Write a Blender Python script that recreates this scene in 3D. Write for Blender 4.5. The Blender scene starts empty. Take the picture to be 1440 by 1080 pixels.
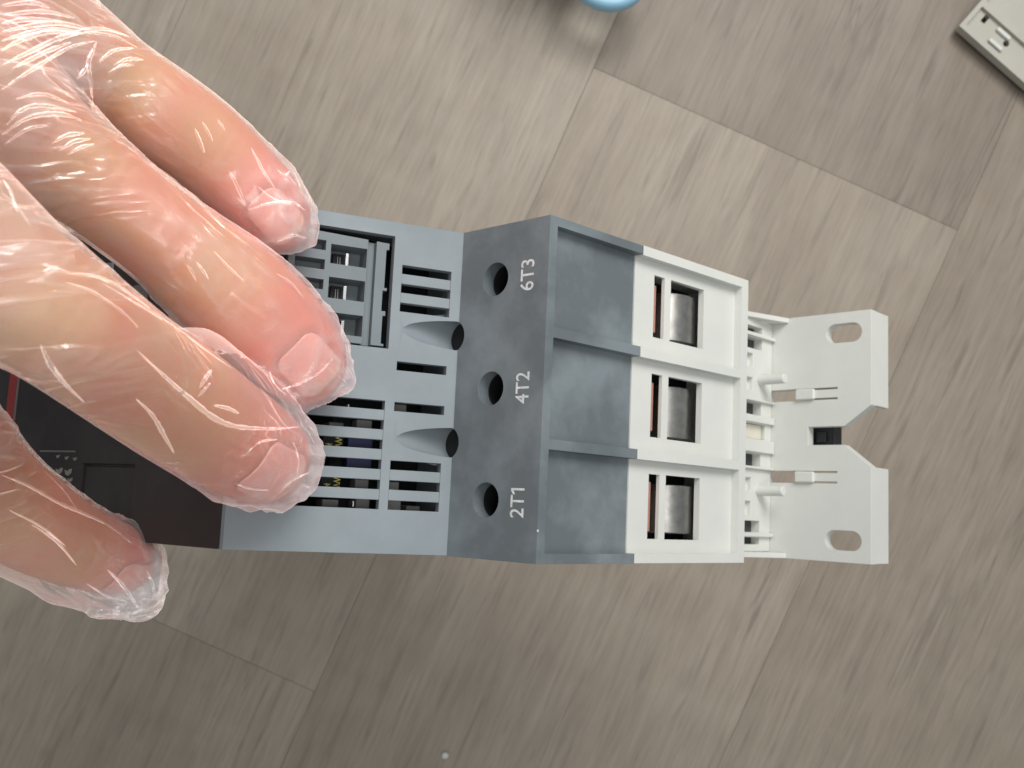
import bpy, bmesh, math, random
import numpy as np
from mathutils import Matrix, Vector
sc = bpy.context.scene
MM = 0.001
H = 480.0                                   # camera height above the floor in millimetres

# ---------------------------------------------------------------- camera, light, exposure
cam = bpy.data.objects.new('camera', bpy.data.cameras.new('camera'))
sc.collection.objects.link(cam); sc.camera = cam
cam.location = (0, 0, H * MM)
cam.data.sensor_width = 36; cam.data.lens = 35
cam.data.clip_start = 0.01; cam.data.clip_end = 20
cam.data.dof.use_dof = True; cam.data.dof.focus_distance = 0.195; cam.data.dof.aperture_fstop = 44
sc.view_settings.view_transform = 'Standard'; sc.view_settings.look = 'None'
sc.view_settings.exposure = 0.0; sc.view_settings.gamma = 1
w = bpy.data.worlds.new('World'); sc.world = w; w.use_nodes = True
w.node_tree.nodes['Background'].inputs[0].default_value = (0.93, 0.97, 1.0, 1)
w.node_tree.nodes['Background'].inputs[1].default_value = 0.32

def area(name, loc, target, sx, sy, power, col):
    d = bpy.data.lights.new(name, 'AREA'); d.shape = 'RECTANGLE'; d.size = sx; d.size_y = sy
    d.energy = power; d.color = col
    o = bpy.data.objects.new(name, d); sc.collection.objects.link(o)
    o.location = loc
    o.rotation_euler = (Vector(target) - Vector(loc)).to_track_quat('-Z', 'Y').to_euler()
    return o
win = area('window_light', (0.19, 0.50, 0.73), (-0.05, 0.09, 0.0), 0.46, 0.34, 2.1, (1.0, 0.975, 0.94)); win.data.spread = math.radians(104)
area('fill_light', (0.24, -0.12, 1.75), (0.0, 0.0, 0.2), 1.1, 0.8, 7.6, (1.0, 0.97, 0.93))  # unseen fill lamp, added overhead to brighten the hand's lower sides

# ---------------------------------------------------------------- helpers
C = sc.collection
def link(o, parent=None):
    C.objects.link(o)
    if parent is not None: o.parent = parent
    return o
def tag(o, label=None, cat=None, group=None, kind=None):
    if label: o['label'] = label
    if cat: o['category'] = cat
    if group: o['group'] = group
    if kind: o['kind'] = kind
    return o
def finish(me, mat, smooth=38):
    me.transform(Matrix.Scale(MM, 4))
    me.materials.clear()
    if mat: me.materials.append(mat)
    if smooth:
        me.polygons.foreach_set('use_smooth', [True] * len(me.polygons))
        me.set_sharp_from_angle(angle=math.radians(smooth))
    me.update()
def bm_obj(name, bm, mat, parent=None, bevel=0.0, seg=2, smooth=38, cuts=()):
    """bm in millimetres -> one mesh object in metres, with boolean cutters and a small bevel."""
    bmesh.ops.recalc_face_normals(bm, faces=bm.faces)
    me = bpy.data.meshes.new(name); bm.to_mesh(me); bm.free()
    o = bpy.data.objects.new(name, me); C.objects.link(o)
    tmp = []
    for c in cuts:
        md = o.modifiers.new('b', 'BOOLEAN'); md.operation = 'DIFFERENCE'; md.solver = 'EXACT'; md.object = c
    if bevel:
        md = o.modifiers.new('v', 'BEVEL'); md.width = bevel; md.segments = seg
        md.limit_method = 'ANGLE'; md.angle_limit = math.radians(30); md.use_clamp_overlap = True; md.harden_normals = True
        me.polygons.foreach_set('use_smooth', [True] * len(me.polygons))
    if o.modifiers:
        dg = bpy.context.evaluated_depsgraph_get(); dg.update()
        me2 = bpy.data.meshes.new_from_object(o.evaluated_get(dg))
        o.modifiers.clear(); o.data = me2; bpy.data.meshes.remove(me); me2.name = name; me = me2
    finish(me, mat, 0 if bevel else smooth)
    if parent is not None: o.parent = parent
    return o
def cutter(bm, cuts=()):
    bmesh.ops.recalc_face_normals(bm, faces=bm.faces)
    me = bpy.data.meshes.new('cut'); bm.to_mesh(me); bm.free()
    me.polygons.foreach_set('use_smooth', [True] * len(me.polygons))
    o = bpy.data.objects.new('cut', me); C.objects.link(o)
    if cuts:
        for c in cuts:
            md = o.modifiers.new('b', 'BOOLEAN'); md.operation = 'DIFFERENCE'; md.solver = 'EXACT'; md.object = c
        dg = bpy.context.evaluated_depsgraph_get(); dg.update()
        me2 = bpy.data.meshes.new_from_object(o.evaluated_get(dg))
        o.modifiers.clear(); o.data = me2
    CUT.append(o); return o
CUT = []
def drop_cutters():
    for o in CUT:
        m = o.data; bpy.data.objects.remove(o); bpy.data.meshes.remove(m)
    CUT.clear()
def box(bm, x0, x1, y0, y1, z0, z1, f=None):
    vs = [bm.verts.new((f or Vector)((x, y, z))) for x in (x0, x1) for y in (y0, y1) for z in (z0, z1)]
    for q in ((0, 1, 3, 2), (4, 6, 7, 5), (0, 4, 5, 1), (2, 3, 7, 6), (0, 2, 6, 4), (1, 5, 7, 3)):
        bm.faces.new([vs[i] for i in q])
    return vs
def prism_xz(bm, pts, y0, y1):
    a = [bm.verts.new((x, y0, z)) for x, z in pts]; b = [bm.verts.new((x, y1, z)) for x, z in pts]
    bm.faces.new(a); bm.faces.new(b[::-1])
    n = len(pts)
    for i in range(n): bm.faces.new((a[i], a[(i + 1) % n], b[(i + 1) % n], b[i]))
def prism_xy(bm, pts, z0, z1):
    a = [bm.verts.new((x, y, z0)) for x, y in pts]; b = [bm.verts.new((x, y, z1)) for x, y in pts]
    bm.faces.new(a[::-1]); bm.faces.new(b)
    n = len(pts)
    for i in range(n): bm.faces.new((a[i], a[(i + 1) % n], b[(i + 1) % n], b[i]))
def cyl(bm, cx, cy, z0, z1, r, n=40, r2=None, axis='z'):
    r2 = r if r2 is None else r2
    def P(a, rr, z):
        u, v = rr * math.cos(a), rr * math.sin(a)
        return (cx + u, cy + v, z) if axis == 'z' else (z, cx + u, cy + v)
    A = [bm.verts.new(P(2 * math.pi * i / n, r, z0)) for i in range(n)]
    B = [bm.verts.new(P(2 * math.pi * i / n, r2, z1)) for i in range(n)]
    bm.faces.new(A[::-1]); bm.faces.new(B)
    for i in range(n): bm.faces.new((A[i], A[(i + 1) % n], B[(i + 1) % n], B[i]))
def stadium(cx, cy, L, W, n=12):
    r = W / 2; h = L / 2 - r; pts = []
    for i in range(n + 1):
        a = -math.pi / 2 + math.pi * i / n; pts.append((cx + h + r * math.cos(a), cy + r * math.sin(a)))
    for i in range(n + 1):
        a = math.pi / 2 + math.pi * i / n; pts.append((cx - h + r * math.cos(a), cy + r * math.sin(a)))
    return pts
def new(): return bmesh.new()

# ---------------------------------------------------------------- materials
def mat(name):
    m = bpy.data.materials.new(name); m.use_nodes = True
    nt = m.node_tree; return m, nt, nt.nodes['Principled BSDF']
def N(nt, t, **kw):
    n = nt.nodes.new(t)
    for k, v in kw.items():
        if k in n.inputs: n.inputs[k].default_value = v
        else: setattr(n, k, v)
    return n
def ramp(nt, src, p0, p1, c0=(0, 0, 0, 1), c1=(1, 1, 1, 1)):
    r = nt.nodes.new('ShaderNodeValToRGB'); r.color_ramp.elements[0].position = p0; r.color_ramp.elements[1].position = p1
    r.color_ramp.elements[0].color = c0; r.color_ramp.elements[1].color = c1
    nt.links.new(src, r.inputs[0]); return r.outputs[0]
def mix(nt, fac, a, b, mode='MIX'):
    m = nt.nodes.new('ShaderNodeMix'); m.data_type = 'RGBA'; m.blend_type = mode
    for s, v in ((m.inputs[0], fac), (m.inputs[6], a), (m.inputs[7], b)):
        if hasattr(v, 'is_linked') or hasattr(v, 'links'): nt.links.new(v, s)
        else: s.default_value = v
    return m.outputs[2]
def plastic(name, col, rough, smudge=0.12, dust=0.5, spec=0.4, grain=0.02, tint=None):
    m, nt, p = mat(name)
    tc = N(nt, 'ShaderNodeTexCoord')
    n1 = N(nt, 'ShaderNodeTexNoise', Scale=55.0, Detail=5.0, Roughness=0.6); nt.links.new(tc.outputs['Object'], n1.inputs['Vector'])
    n2 = N(nt, 'ShaderNodeTexNoise', Scale=2600.0, Detail=2.0); nt.links.new(tc.outputs['Object'], n2.inputs['Vector'])
    f = ramp(nt, n1.outputs[0], 0.42, 0.66)
    t = tint or [min(1, c * (1 + smudge * 2.2)) for c in col]
    c = mix(nt, f, (*col, 1), (*t, 1))
    v = N(nt, 'ShaderNodeTexVoronoi', Scale=230.0); nt.links.new(tc.outputs['Object'], v.inputs['Vector'])
    d = ramp(nt, v.outputs['Distance'], 0.045, 0.075, (1, 1, 1, 1), (0, 0, 0, 1))
    wn = N(nt, 'ShaderNodeSeparateColor'); nt.links.new(v.outputs['Color'], wn.inputs[0])
    sel = ramp(nt, wn.outputs[0], 0.86, 0.88)
    mm = N(nt, 'ShaderNodeMath', operation='MULTIPLY'); nt.links.new(d, mm.inputs[0]); nt.links.new(sel, mm.inputs[1])
    m3 = N(nt, 'ShaderNodeMath', operation='MULTIPLY'); nt.links.new(mm.outputs[0], m3.inputs[0]); m3.inputs[1].default_value = dust
    c = mix(nt, m3.outputs[0], c, (0.7, 0.7, 0.68, 1))
    nt.links.new(c, p.inputs['Base Color'])
    r = N(nt, 'ShaderNodeMapRange'); nt.links.new(n1.outputs[0], r.inputs[0])
    r.inputs[3].default_value = rough + 0.12; r.inputs[4].default_value = rough - 0.1
    nt.links.new(r.outputs[0], p.inputs['Roughness'])
    p.inputs['Specular IOR Level'].default_value = spec
    b = N(nt, 'ShaderNodeBump', Strength=0.25, Distance=grain * MM); nt.links.new(n2.outputs[0], b.inputs['Height'])
    nt.links.new(b.outputs[0], p.inputs['Normal'])
    return m
def simple(name, col, rough=0.5, metal=0.0, spec=0.5, noise=0.15, ns=150.0):
    m, nt, p = mat(name)
    tc = N(nt, 'ShaderNodeTexCoord'); n = N(nt, 'ShaderNodeTexNoise', Scale=ns, Detail=3.0)
    nt.links.new(tc.outputs['Object'], n.inputs['Vector'])
    c = mix(nt, n.outputs[0], (*[x * (1 - noise) for x in col], 1), (*[min(1, x * (1 + noise)) for x in col], 1))
    nt.links.new(c, p.inputs['Base Color'])
    p.inputs['Roughness'].default_value = rough; p.inputs['Metallic'].default_value = metal
    p.inputs['Specular IOR Level'].default_value = spec
    return m
M_light = plastic('light_grey_plastic', (0.218, 0.253, 0.275), 0.5, 0.06, 0.5)
M_conn = plastic('connector_grey_plastic', (0.16, 0.19, 0.205), 0.5, 0.05, 0.2)
M_slate = plastic('slate_grey_plastic', (0.122, 0.144, 0.156), 0.46, 0.26, 0.7)
M_white = plastic('white_plastic', (0.60, 0.615, 0.585), 0.42, 0.02, 0.25, tint=(0.64, 0.65, 0.615))
M_black = plastic('dark_cover_plastic', (0.030, 0.026, 0.027), 0.5, 0.2, 0.05, spec=0.3)
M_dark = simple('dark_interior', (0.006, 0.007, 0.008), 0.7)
M_gloom = simple('duct_shade', (0.05, 0.055, 0.055), 0.8)
M_steel = simple('zinc_steel', (0.37, 0.365, 0.35), 0.42, 1.0, noise=0.45, ns=420)
M_copper = simple('copper', (0.62, 0.33, 0.26), 0.5, 0.5)
M_blueish = simple('navy_component', (0.012, 0.015, 0.075), 0.5)
M_compgrey = simple('component_grey', (0.17, 0.17, 0.165), 0.55)
M_yellow = simple('yellow_print', (0.75, 0.65, 0.2), 0.6)
M_print = simple('white_print', (0.62, 0.64, 0.64), 0.6, noise=0.4, ns=1400)
M_red = simple('red_band', (0.30, 0.012, 0.01), 0.4)
M_cream = simple('cream_insulation', (0.62, 0.60, 0.50), 0.6)
M_pin = simple('tinned_pin', (0.8, 0.82, 0.82), 0.2, 0.9, noise=0.03)

# ---------------------------------------------------------------- the floor
def wood():
    m, nt, p = mat('grey_oak_laminate')
    tc = N(nt, 'ShaderNodeTexCoord'); oi = N(nt, 'ShaderNodeObjectInfo')
    off = N(nt, 'ShaderNodeVectorMath', operation='SCALE'); off.inputs['Scale'].default_value = 37.0
    cx = N(nt, 'ShaderNodeCombineXYZ'); nt.links.new(oi.outputs['Random'], cx.inputs[0]); nt.links.new(oi.outputs['Random'], cx.inputs[1])
    nt.links.new(cx.outputs[0], off.inputs[0])
    add = N(nt, 'ShaderNodeVectorMath', operation='ADD'); nt.links.new(tc.outputs['Object'], add.inputs[0]); nt.links.new(off.outputs[0], add.inputs[1])
    def st(sx, sy, rot=0.0, **kw):
        mp = N(nt, 'ShaderNodeMapping'); mp.inputs['Scale'].default_value = (sx, sy, 1); mp.inputs['Rotation'].default_value = (0, 0, rot)
        nt.links.new(add.outputs[0], mp.inputs[0])
        n = N(nt, 'ShaderNodeTexNoise', Scale=1.0, **kw); nt.links.new(mp.outputs[0], n.inputs['Vector']); return n.outputs[0]
    big = st(5, 14, 0.05, Detail=3.0, Distortion=0.6)
    med = st(16, 95, -0.05, Detail=4.0, Roughness=0.6, Distortion=0.5)
    fine = st(26, 480, -0.05, Detail=4.0, Roughness=0.65)
    pore = st(26, 260, -0.09, Detail=3.0, Roughness=0.55, Distortion=0.35)
    cross = st(55, 12, 0.1, Detail=2.0)
    c = mix(nt, ramp(nt, big, 0.3, 0.72), (0.255, 0.215, 0.175, 1), (0.40, 0.36, 0.315, 1))
    c = mix(nt, ramp(nt, med, 0.34, 0.72), c, (0.19, 0.16, 0.13, 1))
    def k(v, s):
        q = N(nt, 'ShaderNodeMath', operation='MULTIPLY'); nt.links.new(v, q.inputs[0]); q.inputs[1].default_value = s; return q.outputs[0]
    base = mix(nt, ramp(nt, big, 0.3, 0.72), (0.315, 0.27, 0.218, 1), (0.385, 0.34, 0.285, 1))
    c = mix(nt, k(ramp(nt, med, 0.42, 0.75), 0.45), base, (0.20, 0.168, 0.137, 1))
    c = mix(nt, k(ramp(nt, fine, 0.40, 0.70), 0.36), c, (0.17, 0.14, 0.115, 1))
    c = mix(nt, k(ramp(nt, cross, 0.4, 0.75), 0.16), c, (0.44, 0.40, 0.35, 1))
    c = mix(nt, k(ramp(nt, pore, 0.57, 0.74), 0.42), c, (0.125, 0.105, 0.088, 1))
    vein = st(5, 75, -0.07, Detail=3.5, Roughness=0.5, Distortion=0.9); vm = st(9, 26, 0.0, Detail=2.0)
    q1 = N(nt, 'ShaderNodeMath', operation='SUBTRACT'); nt.links.new(vein, q1.inputs[0]); q1.inputs[1].default_value = 0.5
    q2 = N(nt, 'ShaderNodeMath', operation='ABSOLUTE'); nt.links.new(q1.outputs[0], q2.inputs[0])
    vl = mix(nt, 1.0, ramp(nt, q2.outputs[0], 0.004, 0.028, (1, 1, 1, 1), (0, 0, 0, 1)), ramp(nt, vm, 0.5, 0.64), 'MULTIPLY')
    c = mix(nt, k(vl, 0.38), c, (0.135, 0.115, 0.098, 1))
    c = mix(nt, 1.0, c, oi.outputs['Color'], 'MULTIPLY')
    nt.links.new(c, p.inputs['Base Color'])
    p.inputs['Roughness'].default_value = 0.52; p.inputs['Specular IOR Level'].default_value = 0.35
    b = N(nt, 'ShaderNodeBump', Strength=0.35, Distance=0.0004); nt.links.new(fine, b.inputs['Height']); nt.links.new(b.outputs[0], p.inputs['Normal'])
    return m
M_wood = wood()
M_seam = simple('seam_core', (0.17, 0.12, 0.08), 0.9)
floor = bpy.data.objects.new('floor', None); link(floor); floor['kind'] = 'structure'
# plank axis u runs down-left in the picture, n to the right; seam passes the joint at (39.4, 152.6)
U = Vector((-0.408, -0.913, 0)).normalized(); Nn = Vector((0.913, -0.408, 0)).normalized()
S0 = Vector((39.4, 152.6, 0))
bm = new(); box(bm, -1500, 1500, -1500, 1500, -14, -9)
bm_obj('underlay', bm, M_seam, floor)
def plank(row, s0, s1, tint):
    L, Wd = s1 - s0, 192.3
    bm = new(); box(bm, 0.07, L - 0.07, 0.07, Wd - 0.07, -8.6, 0)
    o = bm_obj('plank', bm, M_wood, floor, bevel=0.06, seg=1)
    O = S0 + U * s0 + Nn * (row * 192.3)
    Mx = Matrix((U, Nn, Vector((0, 0, 1)))).transposed().to_4x4()
    if Mx.determinant() < 0: pass
    Mx.translation = O * MM
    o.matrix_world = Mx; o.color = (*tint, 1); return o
for row, cut, tints in ((-5, -60, ((.95, .95, .95), (1, 1, 1))), (4, 80, ((1, 1, 1), (.93, .93, .93))), (-4, 120, ((1, 1, 1), (.92, .92, .92))), (-3, -300, ((.97, .95, .93), (1.02, 1.02, 1.02))), (-2, 210, ((1, 1, 1), (.95, .95, .95))),
                        (-1, 329.7, ((.99, .985, .975), (.94, .93, .91))),
                        (0, 0, ((.72, .70, .68), (.93, .915, .895))),  # upper plank is darker wood, with the soft upper-right shade in its tint
                        (1, 760, ((.85, .835, .81), (.9, .9, .9))), (2, -100, ((.9, .9, .9), (1, 1, 1))), (3, 300, ((1, 1, 1), (.9, .9, .9)))):  # next row's tint also carries the dimmer light on the right side
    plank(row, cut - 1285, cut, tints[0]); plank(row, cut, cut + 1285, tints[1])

# ---------------------------------------------------------------- the device (local millimetres, x along its length, z out of its front)
R = Matrix(((0.71859, 0.05440, -0.69331), (0.04577, 0.99108, 0.12520), (0.69393, -0.12169, 0.70968)))
R = Matrix(((0.71859, 0.04577, -0.69393), (0.0544, 0.99108, 0.12169), (0.69331, -0.1252, 0.70968)))
DM = R.to_4x4(); DM.translation = Vector((6.272, -0.304, H - 198.189)) * MM
dev = bpy.data.objects.new('soft_starter', None); link(dev); dev.matrix_world = DM
tag(dev, 'grey and white motor starter held by the gloved hand, marked 6T3 4T2 2T1', 'electrical device')

F = Vector((-24.71, 0, 1.04)); DV = Vector((-0.3811, 0, 0.9245)); NV = Vector((0.9245, 0, 0.3811))
def vf(p):      # (s up the vent face, y, h out of it) -> device local
    return F + DV * p[0] + Vector((0, p[1], 0)) + NV * p[2]
ROW = [-4.4, -8.5, -12.6, -16.75, -20.9, -25.0]; HH = 0.96
GR = [(-26.4, 12.0), (-26.4, -11.2)]; GRr = 3.5

def groove(bm, cx, cy):         # screwdriver channel: straight below the fold, narrowing up the vent face
    rings = []
    for x, z, r_ in ((cx, -9, 3.3), (cx, 1.5, 3.5), (cx - .75, 7, 2.5), (cx - 1.9, 15.5, 1.15)):
        rings.append([bm.verts.new((x + r_ * math.cos(2 * math.pi * i / 48), cy + r_ * math.sin(2 * math.pi * i / 48) , z)) for i in range(48)])
    for a, b in zip(rings[:-1], rings[1:]):
        for i in range(48): bm.faces.new((a[i], a[(i + 1) % 48], b[(i + 1) % 48], b[i]))
    bm.faces.new(rings[0][::-1]); bm.faces.new(rings[-1])
# light grey vent housing
T = F + DV * 46.0
bm = new(); box(bm, 1.6, 44.4, -33.2, 33.2, -34, -2.2, vf)
tubes = []
for cx, cy in GR:
    b2 = new(); cyl(b2, cx - .4, cy, -40, 60, 5.2, 32); tubes.append(cutter(b2))
cav = cutter(bm, tubes)
cuts = [cav]
bm = new(); box(bm, 15.45, 44.05, -25.96, -3.44, -2.3, 1, vf); cuts.append(cutter(bm))             # long grille opening
bm = new(); box(bm, 15.45, 45.0, 7.6, 31.9, -2.3, 1, vf); cuts.append(cutter(bm))                     # connector pocket
for y0, y1 in ((-25.96, -15.75), (15.85, 25.96)):
    bm = new(); box(bm, 2.35, 13.5, y0, y1, -3, 1, vf); cuts.append(cutter(bm))
for y in (4.2, -4.45):
    bm = new(); box(bm, 2.3, 13.4, y - HH, y + HH, -3, 1, vf); cuts.append(cutter(bm))
for cx, cy in GR:
    bm = new(); groove(bm, cx, cy); cuts.append(cutter(bm))
bm = new()
prism_xz(bm, [(F.x, F.z), (T.x, T.z), (-70, T.z - 0.2), (-70, -20), (F.x, -20)], -35, 35)
bm_obj('vent_housing', bm, M_light, dev, bevel=0.16, cuts=cuts)
drop_cutters()
def bar(s0, s1, y0, y1, name='grille_bar', d=1.9, top=-0.03, m=None, parent=None, bev=0.12):
    bm = new(); box(bm, s0, s1, y0, y1, -d, top, vf)
    return bm_obj(name, bm, m or M_light, parent or dev, bevel=bev)
for i in range(5):
    bar(15.46, 44.04, ROW[i + 1] + HH, ROW[i] - HH)
for a, b in ((-16.7, -20.85), (-20.85, -25.0), (25.0, 20.9), (20.9, 16.8)):
    a, b = max(a, b), min(a, b); bar(2.36, 13.49, b + HH, a - HH)

# what shows inside through the grille
def inner(name, s0, s1, y0, y1, h0, h1, m, bev=0.3):
    bm = new(); box(bm, s0, s1, y0, y1, h0, h1, vf); return bm_obj(name, bm, m, dev, bevel=bev)
inner('circuit_board', 2.5, 43.5, -32.5, 6.0, -20, -18.5, M_dark)
for y in (-9.9, -19.0): inner('capacitor', 22.6, 25.8, y - 1.3, y + 1.6, -12, -5.0, M_compgrey)
inner('capacitor', 22.5, 26.0, -26.4, -24.4, -12, -5.4, M_compgrey)
inner('heat_tab', 16.2, 19.2, -27.5, -23.6, -9, -4.2, M_compgrey); inner('heat_tab', 16.6, 20.0, -10.5, -7.4, -9, -4.6, M_compgrey)
inner('heat_tab', 16.6, 19.6, -21.9, -19.9, -9, -4.4, M_compgrey)
inner('blue_component', 15.9, 21.4, -19.5, -11.0, -9, -5.5, M_blueish)
inner('relay', 10.2, 13.2, -23.0, -20.0, -9, -3.5, M_compgrey); inner('relay', 9.6, 13.4, -27.4, -23.4, -9, -3.3, M_compgrey)
inner('relay', 5.0, 8.2, -26.6, -24.9, -9, -4.2, M_compgrey); inner('relay', 9.4, 13.4, -5.6, -3.4, -9, -4, M_compgrey)
inner('capacitor', 38.5, 41.5, -26.0, -24.6, -9, -4, M_compgrey)
for s, y in ((22.0, -4.8), (19.6, -24.9)): inner('solder_pin', s, s + 0.3, y - 0.8, y + 0.4, -8, -4.0, M_pin, 0.05)

def text(name, body, o3, ex, ey, w_, h_, m, parent, depth=0.05, bold=0.0, flag=False):
    cu = bpy.data.curves.new(name, 'FONT'); cu.body = body; cu.extrude = 0.0; cu.offset = bold
    t = bpy.data.objects.new(name, cu); C.objects.link(t)
    dg = bpy.context.evaluated_depsgraph_get(); dg.update()
    me = bpy.data.meshes.new_from_object(t.evaluated_get(dg)); bpy.data.objects.remove(t)
    co = np.array([v.co[:] for v in me.vertices]); lo, hi = co.min(0), co.max(0)
    bm = new(); bm.from_mesh(me); bpy.data.meshes.remove(me)
    g = bmesh.ops.extrude_face_region(bm, geom=bm.faces[:])
    top = {v for v in g['geom'] if isinstance(v, bmesh.types.BMVert)}
    ez = ex.cross(ey)
    for v in bm.verts:
        u = ((v.co.x - lo[0]) / (hi[0] - lo[0]) - .5) * w_; q = ((v.co.y - lo[1]) / (hi[1] - lo[1]) - .5) * h_
        v.co = o3 + ex * u + ey * q + ez * (depth if v in top else -0.2)
    if flag:                                                    # the short stroke of the figure 1
        q = [(w_ * .5 - .42, h_ * .5), (w_ * .5 - .42, h_ * .5 - .62), (w_ * .5 - 1.25, h_ * .5 - 1.12), (w_ * .5 - 1.25, h_ * .5 - .62)]
        A = [bm.verts.new(o3 + ex * a + ey * b + ez * depth) for a, b in q]; B = [bm.verts.new(v.co - ez * .2) for v in A]
        bm.faces.new(A); bm.faces.new(B[::-1])
        for i in range(4): bm.faces.new((A[i], A[(i + 1) % 4], B[(i + 1) % 4], B[i]))
    return bm_obj(name, bm, m, parent)
for s, y in ((24.6, -12.7), (24.4, -21.0)):
    text('component_mark', 'WW\n04', vf((s, y, -4.9)), Vector((0, 1, 0)), -DV, 3.1, 3.4, M_yellow, dev, bold=0.012)
    inner('coil', 22.4, 26.9, y - 2.2, y + 2.0, -12, -4.95, M_dark)

# plug-in connector in its pocket
con = bpy.data.objects.new('connector', None); link(con, dev); 
cc = []
def cut_s(s0, s1, y0, y1, h0=-9, h1=2):
    bm = new(); box(bm, s0, s1, y0, y1, h0, h1, vf); cc.append(cutter(bm))
for y0, y1 in ((24.3, 28.4), (17.0, 21.4), (9.6, 14.0)): cut_s(21.2, 28.9, y0, y1, -6.5)
for y in (27.9, 23.8, 19.6, 15.45, 11.3): cut_s(30.0, 36.2, y - 1.05, y + 1.05, -4.5)
for y in (27.9, 23.8, 19.6, 15.45, 11.3): cut_s(37.6, 43.6, y - 1.05, y + 1.05, -4.5)
cut_s(19.2, 21.05, 7, 31, -2.6)                                        # valley between strip and body
cut_s(15, 17.0, 20.6, 28.9, -9); cut_s(15, 17.3, 15.6, 20.0, -9)
cut_s(15, 17.0, 8.6, 14.6, -9)
bm = new()
for q in (0,):
    vs = [vf(p) for p in ((16.4, 8.1, -8), (44.8, 8.1, -8), (44.8, 31.2, -8), (16.4, 30.3, -8), (16.4, 8.1, -0.7), (44.8, 8.1, -0.5), (44.8, 31.2, -0.5), (16.4, 30.3, -0.7))]
    V = [bm.verts.new(v) for v in vs]
    for f in ((0, 1, 2, 3), (4, 5, 6, 7), (0, 1, 5, 4), (1, 2, 6, 5), (2, 3, 7, 6), (3, 0, 4, 7)): bm.faces.new([V[i] for i in f])
bm_obj('connector_body', bm, M_conn, con, bevel=0.14, cuts=cc); drop_cutters()
for y0, y1 in ((24.4, 28.3), (17.1, 21.3), (9.7, 13.9)):
    bm = new(); box(bm, 24.2, 27.4, y0, y1 - 0.8, -6.4, -4.9, vf); bm_obj('contact_slot', bm, M_dark, con)
    bm = new(); box(bm, 24.6, 25.3, y0, y1 - 1.0, -4.9, -2.4, vf); bm_obj('contact_pin', bm, M_pin, con, bevel=0.1)
    for k in (26.0, 26.5):
        bm = new(); box(bm, k, k + 0.16, y0, y1 - 1.6, -4.9, -4.0, vf); bm_obj('contact_pin', bm, M_compgrey, con)
bar(15.5, 44.9, 7.6, 31.8, 'pocket_floor', 9.0, -8.2, M_dark, bev=0)

# slate terminal housing: sloped front, ridge, ribbed end
def xe(z): return -z * 3.17 / 71.3                                    # outer end plane (slight draft)
cuts = []
for cx, cy in GR:
    bm = new(); groove(bm, cx, cy); cuts.append(cutter(bm))
for cx, cy in ((-14.5, 23.4), (-14.4, 0.05), (-14.25, -23.05)):
    bm = new(); cyl(bm, cx, cy, -24, 3, 3.6, 48); cuts.append(cutter(bm))
YR = [(33.2, 12.25), (10.1, -10.45), (-12.55, -33.05)]
for y1, y0 in YR:
    bm = new(); prism_xz(bm, [(xe(-2.2) - 2.2, -2.25), (6, -2.25), (6, -40), (xe(-30) - 2.2, -40)], y0, y1); cuts.append(cutter(bm))
bm = new(); prism_xz(bm, [(F.x + .02, F.z), (0, 0), (xe(-29.75), -29.75), (-2.2 - 2.2, -29.75), (-4.4, -26), (-24.69, -26)], -35.1, 35.1)
bm_obj('terminal_housing', bm, M_slate, dev, bevel=0.22, cuts=cuts); drop_cutters()
for cx, cy in GR:
    bm = new(); cyl(bm, cx, cy, -9.2, -1.6, 3.28, 32, 3.42); bm_obj('shaft_shade', bm, M_dark, dev)  # dark plug, paints the shade at the bottom of the groove
for (cx, cy) in ((-14.5, 23.4), (-14.4, 0.05), (-14.25, -23.05)):
    bm = new(); cyl(bm, cx, cy, -23.9, -22, 3.55, 24); bm_obj('terminal_screw', bm, M_dark, dev)
    bm = new(); cyl(bm, cx, cy, -22, -2.3, 3.57, 32)
    for f in [f for f in bm.faces if len(f.verts) > 4]: bm.faces.remove(f)
    bm_obj('shaft_shade', bm, M_dark, dev)  # dark sleeve, paints the shade deep in the screw hole
for body, cy in (('6T3', 23.2), ('4T2', -0.2), ('2T1', -23.4)):
    text('terminal_mark', body, Vector((-5.6, cy, 0.0 + 5.6 * 0.0421)), Vector((0, 1, 0)), Vector((-1, 0, 0.0421)).normalized(), 6.5 if body != '2T1' else 5.9, 3.55, M_print, dev, 0.04, 0.004, body == '2T1')

# white terminal shroud: ribs, rim, windows onto clamp and busbar
cuts = []
for (y1, y0), yc in zip(((33.0, 12.1), (10.0, -10.4), (-12.6, -32.9)), (22.85, 0.05, -22.65)):
    bm = new(); prism_xz(bm, [(xe(-29) - 2.2, -29), (8, -29), (8, -68.6), (xe(-68.6) - 2.2, -68.6)], y0, y1); cuts.append(cutter(bm))
    bm = new(); box(bm, -24, 8, yc - 7.2, yc + 7.2, -40.55, -36.7); cuts.append(cutter(bm))
    bm = new(); box(bm, -24, 8, yc - 7.25, yc + 7.25, -55.8, -42.85); cuts.append(cutter(bm))
    bm = new(); box(bm, -23, -1.3, yc - 9.6, yc + 9.6, -66.0, -32); cuts.append(cutter(bm))
bm = new(); prism_xz(bm, [(xe(-29.78), -29.78), (xe(-71.3), -71.3), (-26, -71.3), (-26, -29.78)], -35.0, 35.2)
bm_obj('terminal_shroud', bm, M_white, dev, bevel=0.3, cuts=cuts); drop_cutters()
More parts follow.
